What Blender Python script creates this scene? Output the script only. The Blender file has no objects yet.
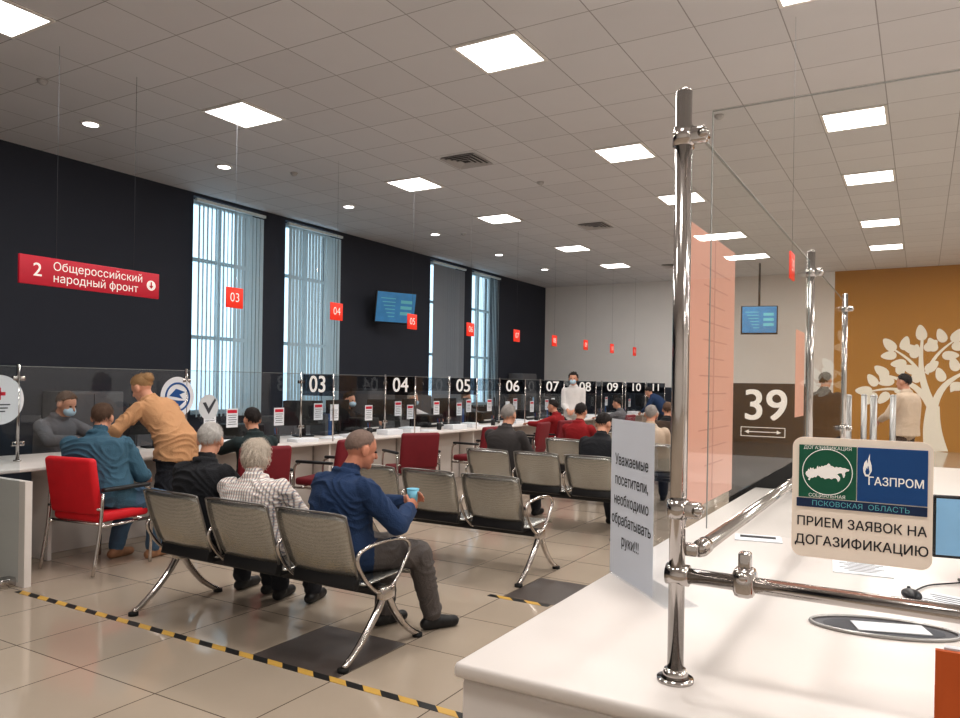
import bpy, bmesh, math, random
import numpy as np
from mathutils import Vector, Matrix, noise
from mathutils.geometry import tessellate_polygon, interpolate_bezier
random.seed(3)
D=bpy.data; C=bpy.context; scene=C.scene; col=scene.collection
V=Vector
def s(r,g,b):
    f=lambda c:(c/255/12.92 if c/255<=.04045 else ((c/255+.055)/1.055)**2.4)
    return (f(r),f(g),f(b),1)
# ---------------------------------------------------------------- materials
def M(name,color,rough=.5,metal=0,var=.08,vs=8,bump=0,bs=60,emis=0,coat=0,ecol=None,trans=0):
    m=D.materials.new(name); m.use_nodes=True; nt=m.node_tree; n=nt.nodes; l=nt.links
    p=n['Principled BSDF']; p.inputs['Roughness'].default_value=rough; p.inputs['Metallic'].default_value=metal
    p.inputs['Coat Weight'].default_value=coat
    tc=n.new('ShaderNodeTexCoord')
    nz=n.new('ShaderNodeTexNoise'); nz.inputs['Scale'].default_value=vs; nz.inputs['Detail'].default_value=3
    l.new(tc.outputs['Object'],nz.inputs['Vector'])
    mx=n.new('ShaderNodeMixRGB'); mx.inputs[1].default_value=tuple(min(1,c*(1-var)) for c in color[:3])+(1,)
    mx.inputs[2].default_value=tuple(min(1,c*(1+var)) for c in color[:3])+(1,)
    l.new(nz.outputs[0],mx.inputs[0]); l.new(mx.outputs[0],p.inputs['Base Color'])
    if bump:
        n2=n.new('ShaderNodeTexNoise'); n2.inputs['Scale'].default_value=bs; l.new(tc.outputs['Object'],n2.inputs['Vector'])
        b=n.new('ShaderNodeBump'); b.inputs['Strength'].default_value=bump; b.inputs['Distance'].default_value=.01
        l.new(n2.outputs[0],b.inputs['Height']); l.new(b.outputs[0],p.inputs['Normal'])
    if emis:
        p.inputs['Emission Color'].default_value=ecol or color; p.inputs['Emission Strength'].default_value=emis
    return m
def glassmat(name,tint,refl=.04,k=.55,rough=.0):
    m=D.materials.new(name); m.use_nodes=True; nt=m.node_tree; n=nt.nodes; l=nt.links; n.clear()
    o=n.new('ShaderNodeOutputMaterial'); mix=n.new('ShaderNodeMixShader'); t=n.new('ShaderNodeBsdfTransparent'); g=n.new('ShaderNodeBsdfGlossy')
    t.inputs[0].default_value=tint; g.inputs[0].default_value=(1,1,1,1); g.inputs['Roughness'].default_value=rough
    f=n.new('ShaderNodeLayerWeight'); f.inputs[0].default_value=.5
    p=n.new('ShaderNodeMath'); p.operation='POWER'; p.inputs[1].default_value=4.5; l.new(f.outputs['Facing'],p.inputs[0])
    q=n.new('ShaderNodeMath'); q.operation='MULTIPLY_ADD'; q.inputs[1].default_value=k; q.inputs[2].default_value=refl; l.new(p.outputs[0],q.inputs[0])
    l.new(q.outputs[0],mix.inputs[0]); l.new(t.outputs[0],mix.inputs[1]); l.new(g.outputs[0],mix.inputs[2]); l.new(mix.outputs[0],o.inputs[0])
    return m
def gridmat(name,tile,px,py,lw,col1,linecol,var,rough,bumpline=.3,speck=0):
    m=D.materials.new(name); m.use_nodes=True; nt=m.node_tree; n=nt.nodes; l=nt.links; p=n['Principled BSDF']
    tc=n.new('ShaderNodeTexCoord'); sp=n.new('ShaderNodeSeparateXYZ'); l.new(tc.outputs['Object'],sp.inputs[0])
    def mth(op,a,b=None,c=None):
        k=n.new('ShaderNodeMath'); k.operation=op
        for i,x in enumerate((a,b,c)):
            if x is None: continue
            if hasattr(x,'links'): l.new(x,k.inputs[i])
            else: k.inputs[i].default_value=x
        return k.outputs[0]
    ds=[];fl=[]
    for ax,ph in (('X',px),('Y',py)):
        q=mth('DIVIDE',mth('SUBTRACT',sp.outputs[ax],ph),tile)
        f=mth('FRACT',q); d=mth('MINIMUM',f,mth('SUBTRACT',1,f)); ds.append(d); fl.append(mth('FLOOR',q))
    line=mth('LESS_THAN',mth('MINIMUM',ds[0],ds[1]),lw/tile/2)
    cb=n.new('ShaderNodeCombineXYZ'); l.new(fl[0],cb.inputs[0]); l.new(fl[1],cb.inputs[1])
    wn=n.new('ShaderNodeTexWhiteNoise'); l.new(cb.outputs[0],wn.inputs['Vector'])
    nz=n.new('ShaderNodeTexNoise'); nz.inputs['Scale'].default_value=3; nz.inputs['Detail'].default_value=6; l.new(tc.outputs['Object'],nz.inputs['Vector'])
    h=mth('ADD',mth('MULTIPLY',wn.outputs['Value'],.6),mth('MULTIPLY',nz.outputs[0],.4))
    mx=n.new('ShaderNodeMixRGB'); mx.inputs[1].default_value=tuple(c*(1-var) for c in col1[:3])+(1,); mx.inputs[2].default_value=tuple(min(1,c*(1+var)) for c in col1[:3])+(1,)
    l.new(h,mx.inputs[0])
    m2=n.new('ShaderNodeMixRGB'); l.new(line,m2.inputs[0]); l.new(mx.outputs[0],m2.inputs[1]); m2.inputs[2].default_value=linecol
    l.new(m2.outputs[0],p.inputs['Base Color']); p.inputs['Roughness'].default_value=rough
    b=n.new('ShaderNodeBump'); b.inputs['Strength'].default_value=bumpline; b.inputs['Distance'].default_value=.004; b.invert=True
    hh=line
    if speck:
        n3=n.new('ShaderNodeTexNoise'); n3.inputs['Scale'].default_value=90; l.new(tc.outputs['Object'],n3.inputs['Vector'])
        hh=mth('ADD',line,mth('MULTIPLY',n3.outputs[0],speck))
    l.new(hh,b.inputs['Height']); l.new(b.outputs[0],p.inputs['Normal'])
    return m
def plaidmat(name,c1,c2,c3,sc):
    m=D.materials.new(name); m.use_nodes=True; nt=m.node_tree; n=nt.nodes; l=nt.links; p=n['Principled BSDF']; p.inputs['Roughness'].default_value=.9
    tc=n.new('ShaderNodeTexCoord')
    w1=n.new('ShaderNodeTexWave'); w1.bands_direction='X'; w1.inputs['Scale'].default_value=sc; w1.inputs['Distortion'].default_value=.6
    w2=n.new('ShaderNodeTexWave'); w2.bands_direction='Z'; w2.inputs['Scale'].default_value=sc; w2.inputs['Distortion'].default_value=.6
    for w in (w1,w2): l.new(tc.outputs['Object'],w.inputs['Vector'])
    a=n.new('ShaderNodeMixRGB'); a.inputs[1].default_value=c1; a.inputs[2].default_value=c2
    k0=n.new('ShaderNodeMath'); k0.operation='POWER'; k0.inputs[1].default_value=3; l.new(w1.outputs[0],k0.inputs[0]); l.new(k0.outputs[0],a.inputs[0])
    b=n.new('ShaderNodeMixRGB'); b.inputs[2].default_value=c3; l.new(a.outputs[0],b.inputs[1])
    k=n.new('ShaderNodeMath'); k.operation='POWER'; k.inputs[1].default_value=3; l.new(w2.outputs[0],k.inputs[0])
    k2=n.new('ShaderNodeMath'); k2.operation='MULTIPLY'; k2.inputs[1].default_value=.6; l.new(k.outputs[0],k2.inputs[0]); l.new(k2.outputs[0],b.inputs[0])
    l.new(b.outputs[0],p.inputs['Base Color'])
    return m
def perfmat(name,color,dark,pitch,metal,rough):
    m=M(name,color,rough,metal,.05,6); nt=m.node_tree; n=nt.nodes; l=nt.links; p=n['Principled BSDF']
    tc=n.new('ShaderNodeTexCoord'); vo=n.new('ShaderNodeTexVoronoi'); vo.inputs['Scale'].default_value=1/pitch; vo.inputs['Randomness'].default_value=.45
    l.new(tc.outputs['Object'],vo.inputs['Vector'])
    lt=n.new('ShaderNodeMath'); lt.operation='LESS_THAN'; lt.inputs[1].default_value=.36; l.new(vo.outputs['Distance'],lt.inputs[0])
    src=p.inputs['Base Color'].links[0].from_socket
    mx=n.new('ShaderNodeMixRGB'); l.new(lt.outputs[0],mx.inputs[0]); l.new(src,mx.inputs[1]); mx.inputs[2].default_value=dark; l.new(mx.outputs[0],p.inputs['Base Color'])
    return m
def stripemat(name):
    m=D.materials.new(name); m.use_nodes=True; nt=m.node_tree; n=nt.nodes; l=nt.links; p=n['Principled BSDF']; p.inputs['Roughness'].default_value=.5
    tc=n.new('ShaderNodeTexCoord'); w=n.new('ShaderNodeTexWave'); w.bands_direction='DIAGONAL'; w.inputs['Scale'].default_value=2.9; l.new(tc.outputs['Object'],w.inputs['Vector'])
    r=n.new('ShaderNodeMath'); r.operation='GREATER_THAN'; r.inputs[1].default_value=.5; l.new(w.outputs[0],r.inputs[0])
    a=n.new('ShaderNodeMixRGB'); a.inputs[1].default_value=s(25,25,25); a.inputs[2].default_value=s(205,165,80); l.new(r.outputs[0],a.inputs[0]); l.new(a.outputs[0],p.inputs['Base Color'])
    return m
m_ceil=gridmat('ceiling_tile',.675,-3.39+.3375,6.04+.3375,.010,s(220,220,223),s(166,164,166),.05,.9,.2,.2)
m_floor=gridmat('floor_tile',.6,-2.52,2.9,.007,s(182,168,152),s(104,92,82),.09,.10,.2)
m_dark=M('dark_wall_paint',s(42,46,58),.75,0,.06,2,.05,80)
m_white=M('white_wall_paint',s(236,234,232),.8,0,.03,2)
m_orange=M('mustard_wall_paint',s(184,132,58),.7,0,.14,.6)
m_mural=M('mural_paint',s(248,240,224),.7,0,.02)
m_cream=M('white_laminate',s(226,219,214),.36,0,.02,3)
m_creamd=M('cream_panel',s(204,196,190),.4,0,.03,3)
m_chrome=M('chrome',(.56,.53,.51,1),.14,1,.03)
m_satin=M('satin_gate_steel',(.42,.41,.40,1),.38,1,.04)
m_steel=M('satin_steel',(.32,.31,.30,1),.3,1,.04)
m_perf=perfmat('perforated_steel',s(184,184,180),s(140,139,135),.007,.85,.27)
m_black=M('black_plastic',s(22,22,25),.4,0,.1)
m_rub=M('black_rubber',s(16,16,17),.7)
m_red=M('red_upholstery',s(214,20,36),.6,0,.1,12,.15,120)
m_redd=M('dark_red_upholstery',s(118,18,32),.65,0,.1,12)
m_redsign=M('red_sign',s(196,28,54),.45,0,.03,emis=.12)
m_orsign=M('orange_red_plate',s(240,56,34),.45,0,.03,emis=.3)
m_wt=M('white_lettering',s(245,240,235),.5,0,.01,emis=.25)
m_bt=M('black_lettering',s(30,30,32),.6,0,.01)
m_grey=M('grey_lettering',s(70,72,78),.6,0,.01)
m_paper=M('paper',s(232,234,238),.8,0,.02)
m_dimdisc=M('pale_disc',s(212,215,218),.7,0,.02)
m_peach=M('peach_paper',s(238,194,180),.8,0,.05,3,emis=.12)  # faint glow added to the paper so the sheets show up
m_glass=glassmat('clear_glass',(.98,.985,.98,1),.012,.2)
m_gedge=M('glass_edge',s(138,142,140),.3,0,.02)
m_glass2=glassmat('screen_glass',(.93,.95,.96,1),.03,.3)
m_glassw=glassmat('window_glass',(.9,.97,1,1),.05,.4)
m_acr=glassmat('acrylic',(.95,.96,.97,1),.04,.3,.05)
m_plq=glassmat('tinted_film',(.40,.41,.44,1),.03,.25,.05)
m_plq2=glassmat('light_tinted_film',(.72,.74,.76,1),.03,.3,.05)
m_blind=M('blind_fabric',s(194,206,210),.8,0,.05,4)
m_blindg=M('grey_blind_fabric',s(138,143,150),.8,0,.05,4)
m_frame=M('window_frame',s(215,225,228),.5)
m_tape=stripemat('hazard_tape')
m_mat=M('dark_floor_tile',s(84,76,72),.4,0,.12,9,.1,200)
m_screen=M('lit_screen',s(56,120,165),.3,0,.35,6,emis=.4)
m_screenm=M('monitor_screen',s(120,160,190),.3,0,.2,6,emis=.4)
m_light=M('light_diffuser',(1,.98,.95,1),.5,0,.0,emis=7,ecol=(1,.98,.95,1))
m_lframe=M('light_frame',s(235,232,228),.5)
m_silv=M('silver_grille',s(188,186,186),.5,.1)
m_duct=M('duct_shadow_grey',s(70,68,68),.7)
m_green=M('green_print',s(20,104,78),.5,0,.05); m_blue=M('blue_print',s(22,84,150),.5,0,.05); m_navyp=M('navy_print',s(20,48,90),.5,0,.05); m_teal=M('teal_print',s(110,190,200),.5,0,.03,emis=.1)
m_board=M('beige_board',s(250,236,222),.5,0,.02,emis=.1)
m_orbox=M('orange_plastic',s(206,96,34),.5,0,.05)
m_card=M('grey_carton',s(100,100,104),.7)
def translucent(mat,w,c=(.82,.92,.96,1)):
    nt=mat.node_tree; n=nt.nodes; l=nt.links; o=[x for x in n if x.type=='OUTPUT_MATERIAL'][0]; p=n['Principled BSDF']
    t=n.new('ShaderNodeBsdfTranslucent'); t.inputs[0].default_value=c; mx=n.new('ShaderNodeMixShader'); mx.inputs[0].default_value=w
    l.new(p.outputs[0],mx.inputs[1]); l.new(t.outputs[0],mx.inputs[2]); l.new(mx.outputs[0],o.inputs[0])
translucent(m_blind,.4,(.84,.92,.95,1)); translucent(m_blindg,.12); translucent(m_peach,.35,(.95,.72,.62,1))
# ---------------------------------------------------------------- geometry accumulator
def basis(d):
    d=V(d).normalized(); a=V((0,0,1)) if abs(d.z)<.9 else V((1,0,0))
    x=d.cross(a).normalized(); return x,d.cross(x).normalized(),d
class G:
    def __init__(g): g.v=[];g.f=[];g.m=[];g.sm=[]
    def add(g,vs,fs,mi=0,smooth=False):
        b=len(g.v); g.v+= [tuple(x) for x in vs]; g.f+=[tuple(i+b for i in f) for f in fs]; g.m+=[mi]*len(fs); g.sm+=[smooth]*len(fs); return g
    def box(g,c,size,rot=None,bev=0,mi=0,seg=2):
        bm=bmesh.new(); bmesh.ops.create_cube(bm,size=1)
        for v in bm.verts: v.co=V((v.co.x*size[0],v.co.y*size[1],v.co.z*size[2]))
        if bev: bmesh.ops.bevel(bm,geom=bm.edges[:],offset=bev,segments=seg,affect='EDGES',profile=.5)
        R=Matrix.Identity(3) if rot is None else (rot if isinstance(rot,Matrix) else (Matrix.Rotation(rot[2],3,'Z')@Matrix.Rotation(rot[1],3,'Y')@Matrix.Rotation(rot[0],3,'X')))
        bm.verts.index_update()
        g.add([R@v.co+V(c) for v in bm.verts],[[v.index for v in f.verts] for f in bm.faces],mi,bool(bev)); bm.free(); return g
    def loft(g,rings,mi=0,smooth=True,cap=True,close=False):
        n=len(rings[0]); vs=[p for r in rings for p in r]; fs=[]
        R=len(rings)
        for i in range(R if close else R-1):
            j=(i+1)%R
            for k in range(n): fs.append((i*n+k,i*n+(k+1)%n,j*n+(k+1)%n,j*n+k))
        if cap and not close: fs.append(tuple(range(n))[::-1]); fs.append(tuple((R-1)*n+k for k in range(n)))
        return g.add(vs,fs,mi,smooth)
    def cyl(g,a,b,r1,r2=None,seg=16,mi=0):
        a=V(a);b=V(b); r2=r1 if r2 is None else r2; x,y,_=basis(b-a)
        return g.loft([[a+(x*math.cos(t)+y*math.sin(t))*r1 for t in [2*math.pi*k/seg for k in range(seg)]],[b+(x*math.cos(t)+y*math.sin(t))*r2 for t in [2*math.pi*k/seg for k in range(seg)]]],mi)
    def caps(g,a,b,r1,r2,seg=12,mi=0):
        a=V(a);b=V(b); d=b-a
        if d.length<1e-5: d=V((0,0,1e-4)); b=a+d
        x,y,z=basis(d); rings=[]
        for ph in (-88,-60,-30,0): 
            p=math.radians(ph); rings.append([a+z*r1*math.sin(p)+(x*math.cos(t)+y*math.sin(t))*r1*math.cos(p) for t in [2*math.pi*k/seg for k in range(seg)]])
        for ph in (0,30,60,88):
            p=math.radians(ph); rings.append([b+z*r2*math.sin(p)+(x*math.cos(t)+y*math.sin(t))*r2*math.cos(p) for t in [2*math.pi*k/seg for k in range(seg)]])
        return g.loft(rings,mi)
    def ell(g,c,rad,ax=None,seg=20,rn=12,mi=0,fn=None):
        c=V(c); ax=ax or (V((1,0,0)),V((0,1,0)),V((0,0,1))); rings=[]
        for i in range(rn+1):
            ph=-math.pi/2+math.pi*i/rn; ph=max(-1.55,min(1.55,ph)); ring=[]
            for k in range(seg):
                t=2*math.pi*k/seg; n=V((math.cos(t)*math.cos(ph),math.sin(t)*math.cos(ph),math.sin(ph))); q=fn(n) if fn else 1
                ring.append(c+ax[0]*n.x*rad[0]*q+ax[1]*n.y*rad[1]*q+ax[2]*n.z*rad[2]*q)
            rings.append(ring)
        return g.loft(rings,mi)
    def tube(g,pts,r,seg=10,mi=0,sub=0,closed=False):
        P=[V(p) for p in pts]
        if sub:
            Q=[];n=len(P)
            for i in range(n if closed else n-1):
                if closed: a,b,c,d=P[(i-1)%n],P[i],P[(i+1)%n],P[(i+2)%n]
                else: a,b,c,d=P[max(i-1,0)],P[i],P[i+1],P[min(i+2,n-1)]
                for k in range(sub):
                    t=k/sub; Q.append(.5*((2*b)+(c-a)*t+(2*a-5*b+4*c-d)*t*t+(3*b-a-3*c+d)*t**3))
            if not closed: Q.append(P[-1])
            P=Q
        x,y,z=basis(P[1]-P[0]); rings=[];N=len(P)
        for i,p in enumerate(P):
            if closed: d=(P[(i+1)%N]-P[(i-1)%N]).normalized()
            else: d=(P[min(i+1,N-1)]-P[max(i-1,0)]).normalized()
            x=(x-d*x.dot(d)).normalized(); y=d.cross(x)
            rr=r(i/(N-1)) if callable(r) else r
            rings.append([p+(x*math.cos(t)+y*math.sin(t))*rr for t in [2*math.pi*k/seg for k in range(seg)]])
        return g.loft(rings,mi,True,True,closed)
    def poly(g,pts,d,mi=0):
        n=len(pts); d=V(d); vs=[V(p) for p in pts]+[V(p)+d for p in pts]
        fs=[tuple(range(n)),tuple(range(2*n-1,n-1,-1))]+[(i,(i+1)%n,n+(i+1)%n,n+i)[::-1] for i in range(n)]
        return g.add(vs,fs,mi)
    def mesh(g,name):
        me=D.meshes.new(name); me.from_pydata(g.v,[],g.f); me.polygons.foreach_set('material_index',g.m); me.polygons.foreach_set('use_smooth',g.sm); me.update(); return me
    def obj(g,name,mats,parent=None,loc=None,rot=None,label=None,cat=None,group=None,kind=None,fix=True):
        me=g.mesh(name)
        if fix:
            bm=bmesh.new(); bm.from_mesh(me); bmesh.ops.recalc_face_normals(bm,faces=bm.faces); bm.to_mesh(me); bm.free()
        for m in (mats if isinstance(mats,(list,tuple)) else [mats]): me.materials.append(m)
        o=D.objects.new(name,me); col.objects.link(o); return fin(o,parent,loc,rot,label,cat,group,kind)
def fin(o,parent=None,loc=None,rot=None,label=None,cat=None,group=None,kind=None):
    if parent: o.parent=parent
    if loc is not None: o.location=loc
    if rot is not None: o.rotation_euler=(0,0,rot) if isinstance(rot,(int,float)) else rot
    if label: o['label']=label
    if cat: o['category']=cat
    if group: o['group']=group
    if kind: o['kind']=kind
    return o
def empty(name,loc=(0,0,0),rot=0,label=None,cat=None,group=None):
    o=D.objects.new(name,None); o.empty_display_size=.1; col.objects.link(o); return fin(o,None,loc,rot,label,cat,group)
def clone(root,loc,rot=None,label=None,parent=None):
    o=root.copy(); col.objects.link(o)
    if parent: o.parent=parent
    else:
        o.location=loc
        if rot is not None: o.rotation_euler=(0,0,rot)
        if label: o['label']=label
    for c in list(root.children): clone(c,None,None,None,o)
    return o
def contours(body,align,shear=0):
    cu=D.curves.new('t','FONT'); cu.body=body; cu.size=1; cu.align_x=align; cu.align_y='CENTER'; cu.shear=shear
    t=D.objects.new('t',cu); col.objects.link(t); dg=C.evaluated_depsgraph_get(); c=t.to_curve(dg)
    out=[]
    for sp in c.splines:
        P=[]
        if sp.type=='BEZIER':
            bp=sp.bezier_points; n=len(bp)
            for i in range(n):
                a,b=bp[i],bp[(i+1)%n]
                pts=interpolate_bezier(a.co,a.handle_right,b.handle_left,b.co,7)[:-1]
                straight=((a.handle_right-a.co).cross(b.co-a.co).length<1e-5 and (b.handle_left-b.co).cross(b.co-a.co).length<1e-5)
                P+= [a.co.copy()] if straight else [V(p) for p in pts]
        else: P=[V(p.co[:3]) for p in sp.points]
        Q=[]
        for p in P:
            p=V((p.x,p.y,0))
            if not Q or (p-Q[-1]).length>1e-4: Q.append(p)
        if len(Q)>1 and (Q[0]-Q[-1]).length<1e-4: Q.pop()
        if len(Q)>=3: out.append(Q)
    t.to_curve_clear(); D.objects.remove(t); return out
def sarea(P): return sum(P[i].x*P[(i+1)%len(P)].y-P[(i+1)%len(P)].x*P[i].y for i in range(len(P)))/2
def inpoly(p,P):
    r=False;j=len(P)-1
    for i in range(len(P)):
        if (P[i].y>p.y)!=(P[j].y>p.y) and p.x<(P[j].x-P[i].x)*(p.y-P[i].y)/(P[j].y-P[i].y)+P[i].x: r=not r
        j=i
    return r
def seg_x(a,b,c,d):
    r=b-a; q=d-c; den=r.x*q.y-r.y*q.x
    if abs(den)<1e-12: return None
    t=((c.x-a.x)*q.y-(c.y-a.y)*q.x)/den; u=((c.x-a.x)*r.y-(c.y-a.y)*r.x)/den
    return a+r*t if 1e-6<t<1-1e-6 and 1e-6<u<1-1e-6 else None
def split_self(P,depth=0):
    # a contour that crosses itself (overlapping strokes drawn in one line) is cut into simple loops
    n=len(P)
    if depth<6:
        for i in range(n):
            for j in range(i+2,n):
                if i==0 and j==n-1: continue
                x=seg_x(P[i],P[(i+1)%n],P[j],P[(j+1)%n])
                if x is not None:
                    A=[x]+P[i+1:j+1]; B=P[:i+1]+[x]+P[j+1:]
                    out=[]
                    for Lp in (A,B):
                        if len(Lp)>=3: out+=split_self(Lp,depth+1)
                    return out
    return [P]
def text(body,size,mat,parent,loc,rot,name='lettering',ext=.0012,align='CENTER',sx=1,bold=0,shear=0):
    # glyph outlines filled with the non-zero rule: a contour lying wholly inside one of opposite direction is a hole
    cs=[]
    for c in contours(body,align,shear): cs+=[q for q in split_self(c) if abs(sarea(q))>1e-5]
    ar=[sarea(c) for c in cs]
    bb=[(min(p.x for p in c),max(p.x for p in c),min(p.y for p in c),max(p.y for p in c)) for c in cs]
    def allin(i,j):
        if not (bb[i][0]>=bb[j][0] and bb[i][1]<=bb[j][1] and bb[i][2]>=bb[j][2] and bb[i][3]<=bb[j][3]): return False
        return all(inpoly(p,cs[j]) for p in cs[i])
    outs=[];hol={}
    for i in range(len(cs)):
        cont=[j for j in range(len(cs)) if j!=i and abs(ar[j])>abs(ar[i]) and allin(i,j)]
        if cont:
            j=min(cont,key=lambda q:abs(ar[q]))
            if ar[i]*ar[j]<0: hol.setdefault(j,[]).append(i); continue
        outs.append(i)
    g=G(); k=0
    for i in outs:
        loops=[cs[i]]+[cs[h] for h in hol.get(i,[])]; pts=[p for L in loops for p in L]; tris=tessellate_polygon(loops)
        for dx,dy in (((0,0),) if not bold else ((0,0),(bold,0),(0,bold*.6),(bold,bold*.6))):
            zz=ext+(k%12)*.00001; k+=1
            g.add([V(((p.x+dx)*size*sx,(p.y+dy)*size,zz)) for p in pts],[tuple(t) for t in tris])
    return g.obj(name,mat,parent,loc,rot,fix=False)
H=math.pi/2
RF=(H,0,0)      # faces -Y
RX=(H,0,H)      # faces +X
# ---------------------------------------------------------------- room
CZ=4.55; XL=-10.3; YB=21.5; XR=7.0; YF=-3.0
G().box(((XL+XR)/2,(YB+YF)/2,-.05),(XR-XL+.8,YB-YF+.8,.1)).obj('floor',m_floor,kind='structure')
G().box(((XL+XR)/2,(YB+YF)/2,CZ+.05),(XR-XL+.8,YB-YF+.8,.1)).obj('ceiling',m_ceil,kind='structure')
wins=[(8.17,9.62),(10.23,11.7),(15.04,16.5),(17.0,18.35)]
g=G(); y0=YF-.2; WZ0,WZ1=.9,4.5
for a,b in wins:
    g.box((XL-.2,(y0+a)/2,CZ/2),(.4,a-y0,CZ)); g.box((XL-.2,(a+b)/2,WZ0/2),(.4,b-a,WZ0)); g.box((XL-.2,(a+b)/2,(CZ+WZ1)/2),(.4,b-a,CZ-WZ1)); y0=b
g.box((XL-.2,(y0+YB+.2)/2,CZ/2),(.4,YB+.2-y0,CZ)); g.obj('wall_left',m_dark,kind='structure')
XO=-1.98
g=G().box(((XL+XO)/2,YB+.1,CZ/2),(XO-XL,.2,CZ),mi=0).box(((XR+XO)/2,YB+.1,CZ/2),(XR-XO,.2,CZ),mi=1)
g.obj('wall_back',[m_white,m_orange],kind='structure')
G().box((XR+.1,(YB+YF)/2,CZ/2),(.2,YB-YF,CZ)).obj('wall_right',m_white,kind='structure')
G().box(((XL+XR)/2,YF-.1,CZ/2),(XR-XL,.2,CZ)).obj('wall_front',m_white,kind='structure')
G().box((-7.2,YB-.03,.73),(6.1,.06,1.46)).obj('trim_1',m_dark,kind='structure')
for i,(a,b) in enumerate(wins):
    g=G(); x=XL-.25; w=b-a; t=.07
    g.box((x,a+t/2,(WZ0+WZ1)/2),(.08,t,WZ1-WZ0)); g.box((x,b-t/2,(WZ0+WZ1)/2),(.08,t,WZ1-WZ0)); g.box((x,(a+b)/2,(WZ0+WZ1)/2),(.08,.06,WZ1-WZ0-2*t))
    for z in (WZ0+t/2,WZ1-t/2): g.box((x,(a+b)/2,z),(.08,w-2*t,t))
    for z in (3.5,2.2):
        for q in (-1,1): g.box((x,(a+b)/2+q*(w/4-.01),z),(.07,w/2-t-.04,.06))
    g.box((x,(a+b)/2,(WZ0+WZ1)/2),(.006,w-2*t-.01,WZ1-WZ0-2*t),mi=1)
    g.obj('window_%d'%(i+1),[m_frame,m_glassw],kind='structure')
    e=empty('vertical_blinds',(XL+.09,(a+b)/2,0),0,['pale grey-white vertical blinds hanging in a tall window','pale grey-white vertical blinds hanging in a tall window','closed grey vertical blinds covering a tall window','pale grey-white vertical blinds hanging in a tall window'][i],'blinds','vertical blinds on the dark wall')
    G().box((0,0,4.42),(.06,w+.04,.05),bev=.005).obj('head_rail',m_frame,e)
    g=G(); n=int(w/.083)
    ang=[38,9,0,22][i]
    for k in range(n):
        y=-w/2+.05+k*(w-.1)/(n-1); A=math.radians(ang+random.uniform(-5,5))
        if i==0 and k>n*.5: A=math.radians(8+random.uniform(-5,5))
        g.box((0,y,2.62),(.0015,.092,3.5),rot=(0,0,A))
    g.obj('slats',m_blindg if i==2 else m_blind,e)
# ---------------------------------------------------------------- ceiling fittings
def light_panel():
    e=empty('ceiling_light',(0,0,0),0,'square recessed LED ceiling panel, lit white','ceiling light','LED panels in the tiled ceiling')
    g=G(); 
    for q in (-1,1): g.box((q*.315,0,-.008),(.03,.66,.016)); g.box((0,q*.315,-.008),(.6,.03,.016))
    g.obj('frame',m_lframe,e); G().box((0,0,-.006),(.6,.6,.008)).obj('diffuser',m_light,e)
    ld=D.lights.new('panel_lamp','AREA'); ld.shape='SQUARE'; ld.size=.6; ld.energy=34; ld.color=(1,.97,.935)
    lo=D.objects.new('lamp',ld); col.objects.link(lo); lo.parent=e; lo.location=(0,0,-.02)
    return e
lp=None
for x in (-6.765,-3.39,-.69,2.685,5.4):  # panels right of the view are unseen, added to light the hall
    for y in (.64,3.34,6.04,9.415,12.115,15.49,18.19):
        if y<1 and x<-5 : continue
        if lp is None: lp=light_panel(); lp.location=(x,y,CZ)
        else: clone(lp,(x,y,CZ))
e=empty('downlight',(-8.66,5.38,CZ),0,'small round recessed downlight in the tiled ceiling','ceiling light','round downlights')
G().cyl((0,0,-.012),(0,0,0),.11,.12,24).obj('rim',m_lframe,e); G().cyl((0,0,-.016),(0,0,-.0125),.085,.085,24).obj('lens',m_light,e)
for y in (7.38,10.1,12.8,15.5,18): clone(e,(-8.66,y,CZ))
def vent(x,y,sz):
    e=empty('ceiling_vent',(x,y,CZ),0,'square light grey louvred air diffuser in the ceiling','vent','air diffusers')
    g=G()
    for k in range(4):
        r=sz*(1-.23*k)
        for q in (-1,1): g.box((q*r/2,0,-.012-.004*k),(.042,r,.008),rot=(0,q*.35,0)); g.box((0,q*r/2,-.012-.004*k),(r,.042,.008),rot=(-q*.35,0,0))
    g.obj('louvres',m_silv,e); G().box((0,0,-.003),(sz,sz,.004)).obj('duct_shade_sheet',m_duct,e)  # flat grey sheet whose colour stands for the shade inside the duct
for x,y in ((-5.415,8.74),(-5.415,13.46),(-5.415,18.8)): vent(x,y,.5)
e=empty('smoke_detector',(-7.85,4.35,CZ),0,'small round smoke detector on the ceiling','smoke detector','ceiling detectors')
G().cyl((0,0,-.03),(0,0,0),.045,.055,20).ell((0,0,-.03),(.035,.035,.02)).obj('housing',m_silv,e)
for x,y in ((-8.0,8.1),(-5.0,10.2),(-4.2,15.0),(-2,8.6),(-8.1,13.0)): clone(e,(x,y,CZ))
# ---------------------------------------------------------------- hanging signs
e=empty('hanging_sign',(-6.9,4.345,2.455),0,'long red hanging sign with a counter number and white lettering','sign')
G().box((0,0,0),(.03,1.41,.26),bev=.004).obj('board',m_redsign,e)
text('2',.17,m_wt,e,(.016,-.55,0),RX,bold=.02); text('Общероссийский',.108,m_wt,e,(.016,-.41,.052),RX,align='LEFT',bold=.008); text('народный фронт',.108,m_wt,e,(.016,-.41,-.055),RX,align='LEFT',bold=.008)
G().poly([(.0155,.61+.052*math.cos(t),.052*math.sin(t)) for t in np.linspace(0,2*math.pi,28,endpoint=False)],(.001,0,0)).obj('arrow_disc',m_wt,e)
G().box((.018,.61,.01),(.002,.014,.05)).poly([(.017,.61-.025,-.004),(.017,.61,-.034),(.017,.61+.025,-.004)],(.002,0,0)).obj('arrow_emblem',m_redsign,e)
for y in (-.37,.42): G().cyl((0,y,.13),(0,y,CZ-2.455),.002,seg=6).obj('wire',m_grey,e)
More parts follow.
